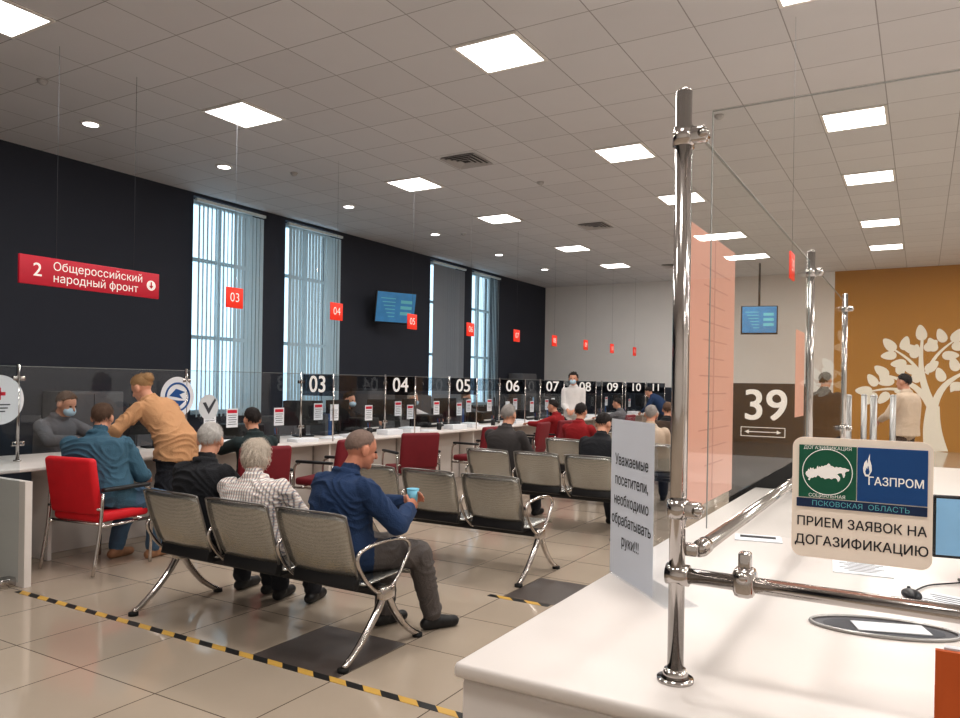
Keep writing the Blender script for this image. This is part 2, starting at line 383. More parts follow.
NY=lambda n:6.81+1.67*(n-3)
for n in range(3,12):
    y=6.15+1.79*(n-3)
    e=empty('hanging_plate',(-7.0,y,2.46),0,'small square orange-red hanging plate with a white desk number','sign','desk number plates')
    G().box((0,0,0),(.015,.25,.24),bev=.003).obj('plate',m_orsign,e)
    text('%02d'%n,.15,m_wt,e,(.0085,0,0),RX); G().cyl((0,0,.12),(0,0,CZ-2.46),.0012,seg=6).obj('wire',m_grey,e)
e=empty('hanging_plate',(-.93,6.6,2.5),0,'small square orange-red hanging plate with a white desk number','sign','desk number plates')
G().box((0,0,0),(.015,.22,.22),bev=.003).obj('plate',m_orsign,e); text('39',.14,m_wt,e,(.0085,0,0),RX); G().cyl((0,0,.11),(0,0,CZ-2.5),.0012,seg=6).obj('wire',m_grey,e)
def tv(loc,rot,w,h,label,arm,pole=0,tilt=0):
    e=empty('television',loc,rot,label,'television','wall-mounted screens')
    R=(tilt,0,0)
    G().box((0,0,0),(w,.05,h),bev=.01,rot=R).obj('casing',m_black,e); G().box(tuple(Matrix.Rotation(tilt,3,'X')@V((0,-.027,.01))),(w-.06,.004,h-.06),rot=R).obj('display',m_screen,e)
    g=G(); RM=Matrix.Rotation(tilt,3,'X')
    for k in range(6): g.box(tuple(RM@V((-w*.2+.02*k,-.0295,h*.28-.11*h*k))),(w*.36-.04*k*w,.001,.018),rot=R)
    for k in range(3): g.box(tuple(RM@V((w*.25,-.0295,h*.2-.18*h*k))),(w*.28,.001,h*.10),rot=R)
    g.obj('screen_content',m_teal,e)
    g=G().box((0,.03+arm/2,0),(.06,arm,.06)).box((0,.05,0),(.3,.05,.3))
    if pole: g.cyl((0,.06,0),(0,.06,pole),.025)
    g.obj('bracket',m_black,e); return e
tv((XL+.46,13.05,3.1),math.radians(66),1.0,.70,'large flat television with a blue picture mounted on the dark wall',.44,0,math.radians(10))
tv((-3.45,19.3,3.15),math.radians(14),.85,.7,'flat television with a blue picture hung from the ceiling',.05,CZ-3.15)
# ---------------------------------------------------------------- floor markings
for i,(a,b,y) in enumerate(((-5.4,-1.75,2.88),(-2.62,-2.15,4.62))):
    G().box(((a+b)/2,0,.001),(b-a,.05,.002)).obj('floor_tape',m_tape,loc=(0,y,0),label='black and yellow hazard tape stuck on the floor tiles',cat='tape',group='hazard tapes')
for x,y in ((-2.82,3.2),(-2.22,4.95)):
    G().box((0,0,.001),(.59,.59,.002)).obj('floor_mat',m_mat,loc=(x,y,0),label='dark square floor tile set in the beige floor',cat='floor tile',group='dark tiles')
# ---------------------------------------------------------------- bench
def bench(n=3,pitch=.577):
    e=empty('waiting_bench',(0,0,0),0,'three-seat perforated steel waiting bench with chrome legs','bench','steel waiting benches')
    W=n*pitch; hw=W/2
    def sheet(prof,w,th):
        g=G(); rings=[]
        for sx in np.linspace(-1,1,9):
            dip=.012*(1-sx*sx); x=sx*w/2; ring=[]
            for (y,z) in prof: ring.append(V((x,y,z-dip)))
            for (y,z) in prof[::-1]: ring.append(V((x,y-th*.3,z-dip-th)))
            rings.append(ring)
        return g.loft(rings,0,True,True)
    for i in range(n):
        cx=-hw+pitch*(i+.5)
        g=sheet([(.30,.385),(.285,.405),(.25,.418),(.1,.412),(-.05,.402),(-.13,.405)],.51,.010); g.v=[(a+cx,b,c) for a,b,c in g.v]; g.obj('seat',m_perf,e)
        g=G(); rings=[]
        for k,t in enumerate(np.linspace(0,1,12)):
            z=.445+.345*t; y=-.165-.12*t-.012*math.sin(math.pi*t); w=.25*(1-.06*(1-t)**2)-(.02 if k in(0,11) else 0)
            ring=[]
            for sx in np.linspace(-1,1,9): ring.append(V((cx+sx*w,y-.014*(1-sx*sx),z)))
            for sx in np.linspace(1,-1,9): ring.append(V((cx+sx*w,y-.014*(1-sx*sx)-.006,z)))
            rings.append(ring)
        g.loft(rings); g.obj('backrest',m_perf,e)
        rim=[(cx-.24,-.175,.44),(cx-.255,-.232,.60),(cx-.252,-.283,.76),(cx-.225,-.294,.795),(cx,-.305,.80),(cx+.225,-.294,.795),(cx+.252,-.283,.76),(cx+.255,-.232,.60),(cx+.24,-.175,.44)]
        G().tube(rim,.006,8,sub=4).obj('backrest_rim',m_steel,e)
        G().box((cx,-.05,.378),(.44,.2,.03),bev=.005).box((cx,-.15,.42),(.44,.05,.10),rot=(-.3,0,0),bev=.005).obj('bracket',m_black,e)
    G().box((0,.02,.34),(W-.02,.07,.06),bev=.008).obj('beam',m_black,e)
    for i in range(n+1):
        x=-hw+pitch*i
        G().tube([(x,-.23,.53),(x,-.22,.59),(x,-.12,.615),(x,.05,.62),(x,.18,.60),(x,.23,.55),(x,.18,.47),(x,.08,.37),(x,-.04,.345),(x,-.15,.42)],.011,10,sub=4,closed=True).obj('armrest',m_chrome,e)
    for q in (-1,1):
        x=q*(hw-.005)
        g=G().tube([(x,.0,.33),(x,-.06,.24),(x,-.18,.12),(x,-.28,.045),(x,-.33,.02)],lambda t:.024-.008*t,12,sub=4).tube([(x,.03,.33),(x,.08,.24),(x,.18,.12),(x,.28,.045),(x,.33,.02)],lambda t:.024-.008*t,12,sub=4)
        g.box((x,.02,.33),(.05,.12,.08),bev=.015)
        g.obj('leg',m_chrome,e)
        for k in (-1,1): G().cyl((x,k*.33,0),(x,k*.33,.02),.03).obj('foot_pad',m_rub,e)
    return e
b0=bench(); BX=-3.405; b0.location=(BX,3.31,0)
BY=[3.31,5.26,7.22,9.2,11.2,13.2]
for y in BY[1:]: clone(b0,(BX,y,0))
# ---------------------------------------------------------------- visitor chair
def vchair(mat,lab):
    e=empty('visitor_chair',(0,0,0),0,lab,'chair','red visitor chairs')
    G().box((0,.02,.43),(.5,.48,.08),bev=.03,seg=3).obj('seat',mat,e)
    G().box((0,-.245,.67),(.5,.07,.44),rot=(.16,0,0),bev=.03,seg=3).obj('backrest',mat,e)
    for q in (-1,1):
        x=q*.28
        G().tube([(x,.24,.01),(x,.25,.35),(x,.24,.58),(x,.18,.63)],.013,10,sub=3).obj('leg',m_chrome,e)
        G().tube([(x,-.3,.01),(x,-.24,.35),(x,-.22,.62)],.013,10,sub=3).obj('leg',m_chrome,e)
        G().box((x,0,.645),(.05,.44,.03),bev=.012).obj('armrest',m_black,e)
        G().cyl((x,.24,.37),(x,-.24,.37),.011).obj('side_rail',m_chrome,e)
    for y,z in ((.15,.38),(-.2,.38),(-.232,.5)): G().cyl((-.28,y,z),(.28,y,z),.011).obj('cross_rail',m_chrome,e)
    return e
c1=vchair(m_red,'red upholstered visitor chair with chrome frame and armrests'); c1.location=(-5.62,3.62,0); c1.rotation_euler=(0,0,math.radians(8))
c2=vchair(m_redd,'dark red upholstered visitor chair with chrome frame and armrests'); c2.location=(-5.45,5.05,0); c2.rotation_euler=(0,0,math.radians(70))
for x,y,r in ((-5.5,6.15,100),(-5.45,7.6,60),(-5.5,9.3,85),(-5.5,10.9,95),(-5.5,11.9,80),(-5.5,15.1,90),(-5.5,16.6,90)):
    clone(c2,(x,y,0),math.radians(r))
# ---------------------------------------------------------------- service counter
G().box((-6.55,12.15,.765),(1.1,18.6,.03),bev=.008).obj('worktop',m_cream,label='long white worktop of the service counter',cat='counter')
for n in range(0,12):
    ya=max(3.0,NY(n)); yb=min(21.35,NY(n+1)); ym=(ya+yb)/2; L=yb-ya-.04
    if n>=1:
        e=empty('counter_cabinet',(-6.35,ym,0),0,'cream counter base panel under the service worktop','counter','counter bases')
        G().box((0,0,.375),(.04,L,.745)).obj('front_panel',m_creamd,e); G().box((.14,-L/2,.375),(.24,.03,.745)).obj('side_panel',m_cream,e)
    e=empty('glass_screen',(-6.55,ya,.78),0,'clear glass screen with chrome posts on the service counter','glass screen','counter glass screens')
    z1=.80
    G().box((0,.02+L/2,.07+(z1-.07)/2),(.008,L,z1-.07)).obj('pane',m_glass2,e)
    G().box((0,.02+L/2,z1+.002),(.009,L,.005)).obj('pane_edge',m_gedge,e)
    if n>=3: G().box((.007,.02+L/2,.69),(.003,L,.2)).obj('tinted_strip',m_plq2,e)
    G().cyl((0,0,0),(0,0,z1+.02),.013).cyl((0,0,0),(0,0,.012),.03).obj('post',m_chrome,e)
    for z in (.15,.7):
        for q in (-1,1):
            if n==0 and q<0: continue
            G().box((0,q*.03,z),(.03,.04,.04),bev=.005).obj('clamp',m_chrome,e)
    if n>=3:
        e=empty('number_wing',(-6.28,ya,.78),0,'glass wing panel with a tinted band and white desk number','number sign','desk number wings')
        G().box((0,0,.30),(.48,.008,.46)).obj('pane',m_glass2,e)
        G().box((0,0,.665),(.48,.008,.26)).obj('tinted_band',m_plq,e)
        text('%02d'%n,.28,m_wt,e,(0,-.006,.665),RF,bold=.03)
        G().cyl((.25,0,0),(.25,0,.80),.009).obj('post',m_chrome,e)
G().box((-6.2,2.97,.375),(1.5,.05,.75)).obj('counter_end_panel',m_cream,label='white end panel closing the service counter',cat='panel')
e=empty('floor_glass_screen',(-5.95,2.9,0),0,'tall clear glass screen standing beside the counter end','glass screen')
G().box((0,0,.82),(1.0,.008,1.54)).obj('pane',glassmat('tall_glass',(.92,.95,.96,1),.02,.3),e)
for q in (-.35,.35): G().box((q,0,.03),(.1,.12,.06),bev=.01).obj('foot_clamp',m_chrome,e)
def circ(x,cy,cz,r,n=30,ry=1): return [(x,cy+r*math.cos(t),cz+ry*r*math.sin(t)) for t in np.linspace(0,2*math.pi,n,endpoint=False)]
def sticker(y,z,r,kind,lab):
    e=empty('window_sticker',(-6.54,y,z),0,lab,'sticker','stickers on the glass')
    x=.0035
    G().poly(circ(0,0,0,r,40,1.03),(.002,0,0)).obj('disc',m_dimdisc if kind=='tick' else m_paper,e)
    if kind=='blue':
        g=G().tube(circ(x,0,.0,.70*r,30),.05*r,6,closed=True)
        g.poly([(x,-.5*r,.05*r),(x,-.1*r,.42*r),(x,.45*r,.25*r),(x,.1*r,.12*r),(x,.3*r,-.1*r),(x,-.05*r,-.02*r)],(.001,0,0))
        g.poly([(x,-.45*r,-.12*r),(x,0,-.18*r),(x,.45*r,-.2*r),(x,.1*r,-.48*r),(x,-.3*r,-.4*r)],(.001,0,0)); g.obj('emblem',m_blue,e)
    elif kind=='plus':
        G().box((x,0,.25*r),(.002,.5*r,.14*r)).box((x,0,.25*r),(.002,.14*r,.5*r)).obj('emblem',m_redsign,e)
        g=G()
        for k in range(3): g.box((x,0,-.2*r-.14*r*k),(.001,(.9-.2*k)*r,.05*r))
        g.obj('print_lines',m_grey,e)
    else:
        G().poly([(x,-.6*r,.35*r),(x,-.3*r,.4*r),(x,-.02*r,-.1*r),(x,.6*r,.7*r),(x,.72*r,.55*r),(x,.0*r,-.6*r)],(.001,0,0)).obj('emblem',m_grey,e)
sticker(3.31,1.30,.2,'plus','white round sticker with a red cross on the glass screen')
sticker(5.03,1.31,.20,'blue','white round sticker with a blue emblem on the glass screen')
sticker(5.42,1.20,.13,'tick','pale round sticker with a dark tick on the glass screen')
def monitor():
    e=empty('computer_monitor',(0,0,0),0,'black flat computer monitor on the service counter','monitor','counter monitors')
    G().box((0,0,.30),(.52,.035,.32),bev=.008).obj('casing',m_black,e); G().box((0,.0185,.30),(.49,.003,.29)).obj('display',m_screenm,e)
    G().box((0,-.03,.12),(.06,.03,.22),bev=.005).box((0,-.02,.01),(.24,.18,.015),bev=.005).obj('stand',m_black,e)
    return e
mo=monitor(); mo.location=(-6.85,5.0,.78); mo.rotation_euler=(0,0,math.radians(75))
for n in range(3,12):
    clone(mo,(-6.85,NY(n)+.35,.78),math.radians(random.uniform(60,120)))
    if n<9: clone(mo,(-6.88,NY(n)+1.05,.78),math.radians(random.uniform(60,120)))
pr=empty('printer',(-6.85,6.15,.78),0,'dark office printer on the service counter','printer','office printers')
G().box((0,0,.1),(.36,.4,.2),bev=.02).obj('body',m_black,pr); G().box((.185,0,.06),(.04,.3,.02)).obj('paper_tray',m_lframe,pr)
for n in (4,5,6,7,8): clone(pr,(-6.9,NY(n)-.1,.78))
for n in range(2,11):
    for k,(dy,dx) in enumerate(((.35,.18),(.7,.25),(1.4,.3))):
        hh=random.choice((.015,.04,.07)); 
        G().box((0,0,hh/2),(.21,.3,hh),bev=.002).obj('paper_stack',m_paper,loc=(-6.55+dx,NY(n)+dy,.78),rot=random.uniform(-.5,.5),label='stack of white paper forms on the service worktop',cat='paper stack',group='paper stacks')
    e=empty('pen_cup',(-6.32,NY(n)+1.05,.78),0,'small dark pen cup with pens on the worktop','pen cup','pen cups')
    G().cyl((0,0,0),(0,0,.1),.035,.038,16).obj('cup',m_black,e)
    for q in range(3): G().cyl((.01*q-.01,0,.05),(.02*q-.02,.015*(q-1),.17),.004,seg=8).obj('pen',[m_blue,m_redd,m_black][q],e)
    for q in range(3):
        if n in (3,5,7,9) : G().box((0,0,.14),(.26,.06,.28),bev=.004).obj('ring_binder',[m_card,m_blue,m_black][q],loc=(-6.85,NY(n)+.66+.063*q,.78),label=['grey','blue','black'][q]+' ring binder standing on the service counter',cat='binder',group='ring binders')
for n in range(2,12):
    for dy in (.3,.6,1.3)[:(3 if n<8 else 1)]:
        o=G().box((0,0,0),(.002,.16,.21)).obj('notice_sheet',m_paper,loc=(-6.541,NY(n)+dy,1.08+random.uniform(-.04,.05)),label='white printed notice taped to the glass screen',cat='notice',group='paper notices on the glass')
        if random.random()<.6: G().box((.0018,0,.07),(.001,.13,.035)).obj('red_heading',m_redsign,o)
        g=G()
        for k in range(5): g.box((.0018,0,.03-.025*k),(.001,.12-.02*(k%2),.006))
        g.obj('print_lines',m_grey,o)
for k,(y,hh) in enumerate(((4.2,1.1),(6.2,1.3),(7.3,.85),(10,.85),(12.6,1.35),(14.0,1.2),(19.5,1.8))):
    e=empty('office_cabinet',(XL+.26,y,0),0,'grey office cabinet standing against the dark wall','cabinet','office cabinets')
    G().box((0,0,hh/2),(.44,.9,hh),bev=.005).obj('body',m_card,e)
    for q in (-1,1): 
        d=G().box((.232,q*.22,hh/2),(.018,.43,hh-.06)).obj('door',m_card,e); G().cyl((.25,q*.05,hh*.6-.06),(.25,q*.05,hh*.6+.06),.006,seg=8).obj('handle',m_chrome,d)
# ---------------------------------------------------------------- front desk with rails
DZ=.78
e=empty('reception_desk',(0,0,0),0,'white laminate reception desk with a thick rounded top','desk')
G().box((.735,3.66,DZ-.02),(3.53,4.05,.04),bev=.012).obj('worktop',m_cream,e)
G().box((.738,3.66,(DZ-.043)/2),(3.5,4.02,DZ-.043),bev=.01).obj('body',m_cream,e)
e=empty('reception_desk',(0,0,0),0,'white laminate reception desk behind the booth panel','desk')
G().box((.12,7.0,DZ-.02),(2.1,2.5,.04),bev=.012).obj('worktop',m_cream,e)
G().box((.12,7.0,(DZ-.04)/2),(2.06,2.46,DZ-.04),bev=.01).obj('body',m_creamd,e)
PX=-.51
def post(y,zt,lab):
    e=empty('screen_post',(PX,y,DZ),0,lab,'post','chrome posts on the desk')
    L=zt-DZ
    G().cyl((0,0,.02),(0,0,L-.01),.0195,seg=28).ell((0,0,L-.01),(.0195,.0195,.01)).obj('tube',m_chrome,e)
    G().cyl((0,0,0),(0,0,.008),.044,.044,32).cyl((0,0,.008),(0,0,.03),.034,.026,28).obj('base_flange',m_chrome,e)
    for z in (L-.12,.42):
        g=G().cyl((0,0,z-.022),(0,0,z+.022),.026,seg=24).box((.035,0.0,z),(.045,.03,.04),bev=.008).box((0,.035,z),(.03,.045,.04),bev=.008)
        g.cyl((.05,-.018,z),(.05,.018,z),.012,seg=16)
        g.obj('clamp',m_chrome,e)
    return e
post(1.83,2.23,'tall polished chrome post with clamps standing on the white desk'); post(4.29,2.23,'chrome post holding glass panes on the desk'); post(6.69-.35,2.23,'chrome post holding glass panes at the end of the desk')
for a,b in ((1.90,4.22),(4.36,6.26)):
    e=empty('glass_barrier',(PX,(a+b)/2,DZ),0,'large clear glass barrier clamped between chrome posts','glass barrier','desk glass barriers')
    G().box((0,0,.88),(.006,b-a,1.0)).obj('pane',m_glass,e)
    g=G().box((0,0,1.381),(.0065,b-a,.0015))
    for q in (-1,1): g.box((0,q*(b-a)/2,.88),(.0065,.0015,1.0))
    g.obj('pane_edge',m_gedge,e)
e=empty('glass_barrier',(PX+.82,1.83,DZ),0,'clear glass barrier facing the hall above the chrome rail','glass barrier','desk glass barriers')
G().box((0,0,.88),(1.5,.006,1.0)).obj('pane',m_glass,e); G().box((0,0,1.381),(1.5,.0065,.0015)).box((-.75,0,.88),(.0015,.0065,1.0)).obj('pane_edge',m_gedge,e)
e=empty('hand_rail',(0,0,0),0,'horizontal chrome rail clamped to the desk post','rail','chrome rails')
G().cyl((PX-.02,1.83,1.04),(1.6,1.83,1.04),.0185,seg=24).obj('tube',m_chrome,e)
G().cyl((PX-.024,1.83,1.04),(PX+.03,1.83,1.04),.026,seg=20).obj('collar',m_chrome,e)
G().box((-.35,1.83,1.045),(.05,.06,.07),bev=.015).box((-.35,1.83,1.09),(.028,.03,.05),bev=.006).cyl((-.35,1.79,1.06),(-.35,1.87,1.06),.013).obj('clamp',m_chrome,e)
e=empty('hand_rail',(0,0,0),0,'chrome rail running along the desk under the glass pane','rail','chrome rails')
G().cyl((PX+.045,1.86,1.10),(PX+.045,6.3,1.10),.0185,seg=24).obj('tube',m_chrome,e)
G().cyl((PX+.045,1.885,1.10),(PX+.045,1.92,1.10),.022,seg=20).box((PX+.022,1.85,1.10),(.05,.03,.03),bev=.006).obj('collar',m_chrome,e)
# sign on pane
e=empty('notice_board',(-.112,1.818,1.258),(0,0,0),'beige board with green and blue gas programme emblems and black lettering','sign')
rr=.022; pts=[]
for cx,cz,a0 in ((.136-rr,.133-rr,0),(-.136+rr,.133-rr,90),(-.136+rr,-.133+rr,180),(.136-rr,-.133+rr,270)):
    for k in range(8): t=math.radians(a0+k*90/7); pts.append((cx+rr*math.cos(t),-.003,cz+rr*math.sin(t)))
G().poly(pts,(0,.006,0)).obj('board',m_board,e)
G().box((-.0645,-.004,.058),(.115,.003,.116)).obj('green_panel',m_green,e)
G().box((.0605,-.004,.058),(.131,.003,.116)).obj('blue_panel',m_blue,e)
g=G(); g.tube([(-.0645+.050*math.cos(t),-.006,.058+.050*math.sin(t)) for t in np.linspace(0,2*math.pi,36,endpoint=False)],.001,6,closed=True)
rus=((-1,-.2),(-.97,.02),(-.9,.1),(-.86,.3),(-.8,.18),(-.78,.42),(-.7,.30),(-.64,.42),(-.6,.24),(-.54,.34),(-.5,.28),(-.47,.5),(-.42,.62),(-.40,.40),(-.36,.56),(-.3,.48),(-.26,.62),(-.18,.56),(-.12,.66),(-.02,.70),(.05,.88),(.12,.80),(.16,.66),(.26,.62),(.34,.52),(.42,.62),(.50,.54),(.60,.60),(.70,.52),(.80,.54),(.9,.46),(1,.42),(.98,.28),(.88,.24),(.8,.10),(.82,-.06),(.78,-.30),(.73,-.34),(.70,-.12),(.66,.06),(.54,.04),(.46,-.08),(.52,-.16),(.60,-.34),(.58,-.56),(.50,-.74),(.46,-.52),(.40,-.40),(.30,-.42),(.20,-.54),(.10,-.44),(0,-.48),(-.1,-.56),(-.18,-.42),(-.28,-.46),(-.36,-.30),(-.44,-.26),(-.5,-.44),(-.58,-.40),(-.66,-.52),(-.74,-.50),(-.80,-.76),(-.88,-.70),(-.84,-.5),(-.92,-.42))
mp=[V((-.0645+x*.044,.056+y*.025,0)) for x,y in rus]
tr=tessellate_polygon([mp]); g.add([V((p.x,-.0062,p.y)) for p in mp],[tuple(t) for t in tr]); g.obj('emblem_map',m_wt,e,fix=False)
text('ДОГАЗИФИКАЦИЯ',.0105,m_wt,e,(-.0645,-.0056,.1105),RF,ext=.0003); text('СОЦИАЛЬНАЯ',.0105,m_wt,e,(-.0645,-.0056,.0048),RF,ext=.0003)
text('ГАЗПРОМ',.0245,m_wt,e,(.0675,-.0056,.044),RF,ext=.0004,bold=.03,sx=.88)
g=G().poly([(.0145+x*.0085,-.006,.0745+y*.020) for x,y in ((-.5,-1),(.3,-1),(.95,-.4),(.9,.2),(.5,.8),(.5,1.5),(.1,.9),(.1,.3),(-.2,.8),(-.7,.5),(-1,-.1),(-.9,-.6))],(0,-.001,0),0)
g.poly([(.0145+x*.0045,-.0071,.068+y*.009) for x,y in ((-.6,-1),(.5,-1),(.9,-.3),(.2,1.3),(.0,.3),(-.4,.6),(-.9,-.3))],(0,-.0005,0),1); g.obj('flame_emblem',[m_wt,m_blue],e)
G().box((.0,-.004,-.012),(.252,.003,.019)).obj('strip',m_navyp,e); text('ПСКОВСКАЯ  ОБЛАСТЬ',.0155,m_teal,e,(0,-.0056,-.0125),RF,ext=.0003,sx=1.05)
text('ПРИЕМ ЗАЯВОК НА',.0285,m_bt,e,(0,-.0035,-.055),RF,ext=.0005,bold=.02,sx=.92)
text('ДОГАЗИФИКАЦИЮ',.0285,m_bt,e,(0,-.0035,-.096),RF,ext=.0005,bold=.02,sx=.95)
# posters
m_fp=M('faded_print',s(228,178,164),.8)
o=G().box((0,0,0),(.002,.53,.75)).obj('poster',m_peach,loc=(PX-.007,2.2,1.55),label='faded pink paper sheet taped on the glass pane',cat='poster',group='posters on the glass')
G().box((.0013,0,0),(.0004,.012,.74)).obj('fold_line',m_fp,o)
g=G()
for k in range(12): g.box((.0013,.02,.28-.05*k),(.0004,.36-.07*(k%3),.004))
g.obj('print_lines',m_fp,o)
G().box((0,0,0),(.002,.3,.42)).obj('poster',m_peach,loc=(PX-.007,3.98,1.57),label='small pink paper notice taped on the glass pane',cat='poster',group='posters on the glass')
# acrylic sign
th=math.radians(-47)
m_tpaper=M('thin_paper',s(222,225,232),.8,0,.03); translucent(m_tpaper,.35,(.85,.87,.9,1))
e=empty('acrylic_sign_stand',(-.86,2.575,DZ),th,'clear acrylic stand with a printed paper notice on the desk','sign stand')
G().box((0,0,.305),(.48,.004,.60)).box((0,.05,.003),(.48,.12,.004)).obj('acrylic_panel',m_acr,e)
G().box((-.05,-.004,.30),(.37,.001,.585)).obj('paper_notice',m_tpaper,e)
for k,wd in enumerate(('Уважаемые','посетители,','необходимо','обрабатывать','руки!!!')):
    text(wd,.057,m_bt,e,(-.05,-.0055,.44-.074*k),RF,ext=.0004,bold=.012,sx=.88)
# things on the desk
e=empty('cable_cutout',(-.09,2.56,DZ),math.radians(12),'large oval recessed tray with thin metal rim in the desk top','desk opening')
pts=[(.2*math.cos(t),.095*math.sin(t),.001) for t in np.linspace(0,2*math.pi,40,endpoint=False)]
G().poly(pts,(0,0,.002)).obj('tray_base',m_card,e); G().tube([(a,b,.005) for a,b,c in pts],.006,8,closed=True).obj('rim',m_satin,e)
G().poly([(a*.82,b*.75,.0035) for a,b,c in pts],(0,0,.0006)).obj('inner_recess',m_grey,e)
G().box((.02,.0,.0065),(.2,.09,.003),rot=(0,0,.12)).obj('papers',m_paper,e)
m2=monitor(); m2.location=(.225,3.3,DZ); m2.rotation_euler=(0,0,math.radians(190)); m2.scale=(.72,.72,.72); m2['label']='black computer monitor with a lit blue screen on the desk'; m2['group']='desk monitor'
e=empty('computer_mouse',(-.02,3.0,DZ),.3,'small black computer mouse on the desk','mouse')
G().ell((0,0,.012),(.03,.052,.018)).obj('shell',m_black,e); G().cyl((-.004,.03,.026),(.004,.03,.026),.008).obj('wheel',m_grey,e)
G().tube([(-.02,3.05,DZ+.006),(.03,3.2,DZ+.006),(.12,3.3,DZ+.006),(.2,3.4,DZ+.006)],.003,6,sub=4).obj('mouse_cable',m_black,label='thin black cable lying on the desk',cat='cable')
o=G().box((0,0,.003),(.21,.15,.004)).obj('leaflet',m_paper,loc=(-.66,3.75,DZ),rot=.2,label='printed leaflet lying on the white desk',cat='leaflet',group='papers on the desk')
G().box((0,.02,.0055),(.16,.05,.001)).obj('print_block',m_bt,o)
for x,y,r in ((.08,2.95,-.3),(-.2,3.4,.1),(-.15,4.4,.2)):
    o=G().box((0,0,.002),(.21,.297,.004)).obj('paper_sheet',m_paper,loc=(x,y,DZ),rot=r,label='white printed sheet of paper lying on the desk',cat='paper',group='papers on the desk')
    g=G()
    for k in range(9): g.box((0,.11-.026*k,.0043),(.16-.03*(k%3),.006,.0006))
    g.obj('print_lines',m_grey,o)
e=empty('brochure_holder',(.115,1.70,DZ),0,'orange brochure holder standing on the desk edge','brochure holder')
G().box((0,0,.11),(.17,.012,.22)).box((0,.05,.006),(.17,.11,.012)).box((-.08,.045,.06),(.008,.09,.12)).box((.08,.045,.06),(.008,.09,.12)).obj('holder',m_orbox,e)
G().box((0,.03,.12),(.14,.02,.20)).obj('brochures',m_paper,e)
# booth 39
e=empty('booth_partition',(-.95,5.70,0),0,'near-black booth panel with a large white number','partition')
G().box((0,0,.765),(.52,.03,1.53),bev=.004).obj('panel',M('near_black_panel',s(14,14,17),.55,0,.1,6),e)
text('39',.31,m_wt,e,(-.02,-.017,1.36),RF,bold=.03)
g=G()
for q in (-1,1): g.box((-.03,-.018,1.18+q*.032),(.30,.004,.005)); g.box((-.03+q*.15,-.018,1.18),(.005,.004,.069))
g.box((-.03,-.018,1.18),(.2,.004,.006))
for q in (-1,1): g.poly([(-.03+q*.125,-.017,1.18),(-.03+q*.095,-.017,1.195),(-.03+q*.095,-.017,1.165)],(0,-.003,0))
g.obj('arrow_box',m_wt,e)
for i,(x,y) in enumerate(((-.7,9.3),(-.45,9.3),(-.62,10.6),(-.3,10.6))):
    G().cyl((0,0,0),(0,0,1.42),.035,seg=20).cyl((0,0,0),(0,0,.03),.07).ell((0,0,1.42),(.036,.036,.02)).obj('gate_post',m_satin,loc=(x,y,0),label='satin metal gate post standing on the floor',cat='post',group='gate posts')
# mural tree
g=G(); my=[YB-.003]
def nxt(): my[0]-=.0004; return my[0]
def limb(p,q,w1,w2,bend=0):
    L=[];R=[];y=nxt();p=V(p);q=V(q);d=(q-p);nn=V((-d.y,d.x)).normalized()
    for k in range(9):
        t=k/8; c=p+d*t+nn*bend*math.sin(math.pi*t); w=w1+(w2-w1)*t
        L.append(c+nn*w/2); R.append(c-nn*w/2)
    g.add([(a.x,y,a.y) for a in L]+[(a.x,y,a.y) for a in R],[(k,k+1,9+k+1,9+k) for k in range(8)])
def leaf(c,ang,L=.3):
    pts=[];y=nxt()
    for t in np.linspace(0,2*math.pi,14,endpoint=False):
        a=L/2*math.cos(t); b=L*.30*math.sin(t)*(1-.3*math.cos(t)); pts.append((c[0]+a*math.cos(ang)-b*math.sin(ang),y,c[1]+a*math.sin(ang)+b*math.cos(ang)))
    g.add(pts,[tuple(range(14))])
bx=.25
limb((bx+.08,0),(bx,1.1),.5,.28,.05)
br=[((bx,1.0),(-.75,1.85),.2,.06,-.18),((bx,1.0),(1.0,2.0),.2,.06,.18),((bx,1.05),(.0,2.75),.2,.06,.12),((-.2,1.42),(-1.1,1.45),.1,.04,-.08),((.05,1.75),(-.6,2.5),.1,.04,-.08),((.1,1.9),(.65,2.7),.1,.04,.08),((.6,1.5),(1.4,1.6),.1,.04,.08)]
for a,b,w1,w2,bd in br:
    limb(a,b,w1,w2,bd)
    d=V(b)-V(a); an=math.atan2(d.y,d.x); nn=V((-d.y,d.x)).normalized()
    leaf((b[0]+math.cos(an)*.17,b[1]+math.sin(an)*.17),an,.40)
    for t in (.5,.8):
        for q in (-1,1):
            c=V(a)+d*t+nn*bd*math.sin(math.pi*t); A=an+q*.95; leaf((c.x+math.cos(A)*.29,c.y+math.sin(A)*.29),A,.36)
g.obj('tree_mural',m_mural,label='white flat tree silhouette painted on the mustard wall',cat='mural',fix=False)
# ---------------------------------------------------------------- people
def ik(a,b,l1,l2,pole):
    a=V(a);b=V(b);d=b-a;L=d.length; mx=(l1+l2)*.995
    if L>mx: b=a+d*(mx/L); L=mx; d=b-a
    L=max(L,abs(l1-l2)+.02)
    u=d.normalized(); x=(l1*l1-l2*l2+L*L)/(2*L); h=math.sqrt(max(0,l1*l1-x*x)); p=V(pole); p=(p-u*p.dot(u)).normalized()
    return a+u*x+p*h,b
m_skin=M('skin',s(214,160,134),.55,0,.06,12); m_skin2=M('skin_tanned',s(200,138,112),.55,0,.08,12); m_lips=M('lips',s(170,95,85),.5)
m_eye=M('eye',s(40,34,32),.2); m_mask=M('mask_fabric',s(190,215,230),.8)
hairm={k:M('hair_'+k,c,.75,0,v,90,.5,160) for k,(c,v) in dict(grey=(s(156,150,146),.4),white=(s(204,200,196),.25),dark=(s(38,30,28),.6),brown=(s(100,76,60),.5),blonde=(s(214,202,188),.25),ginger=(s(188,152,110),.35),stubble=(s(132,112,102),.3)).items()}
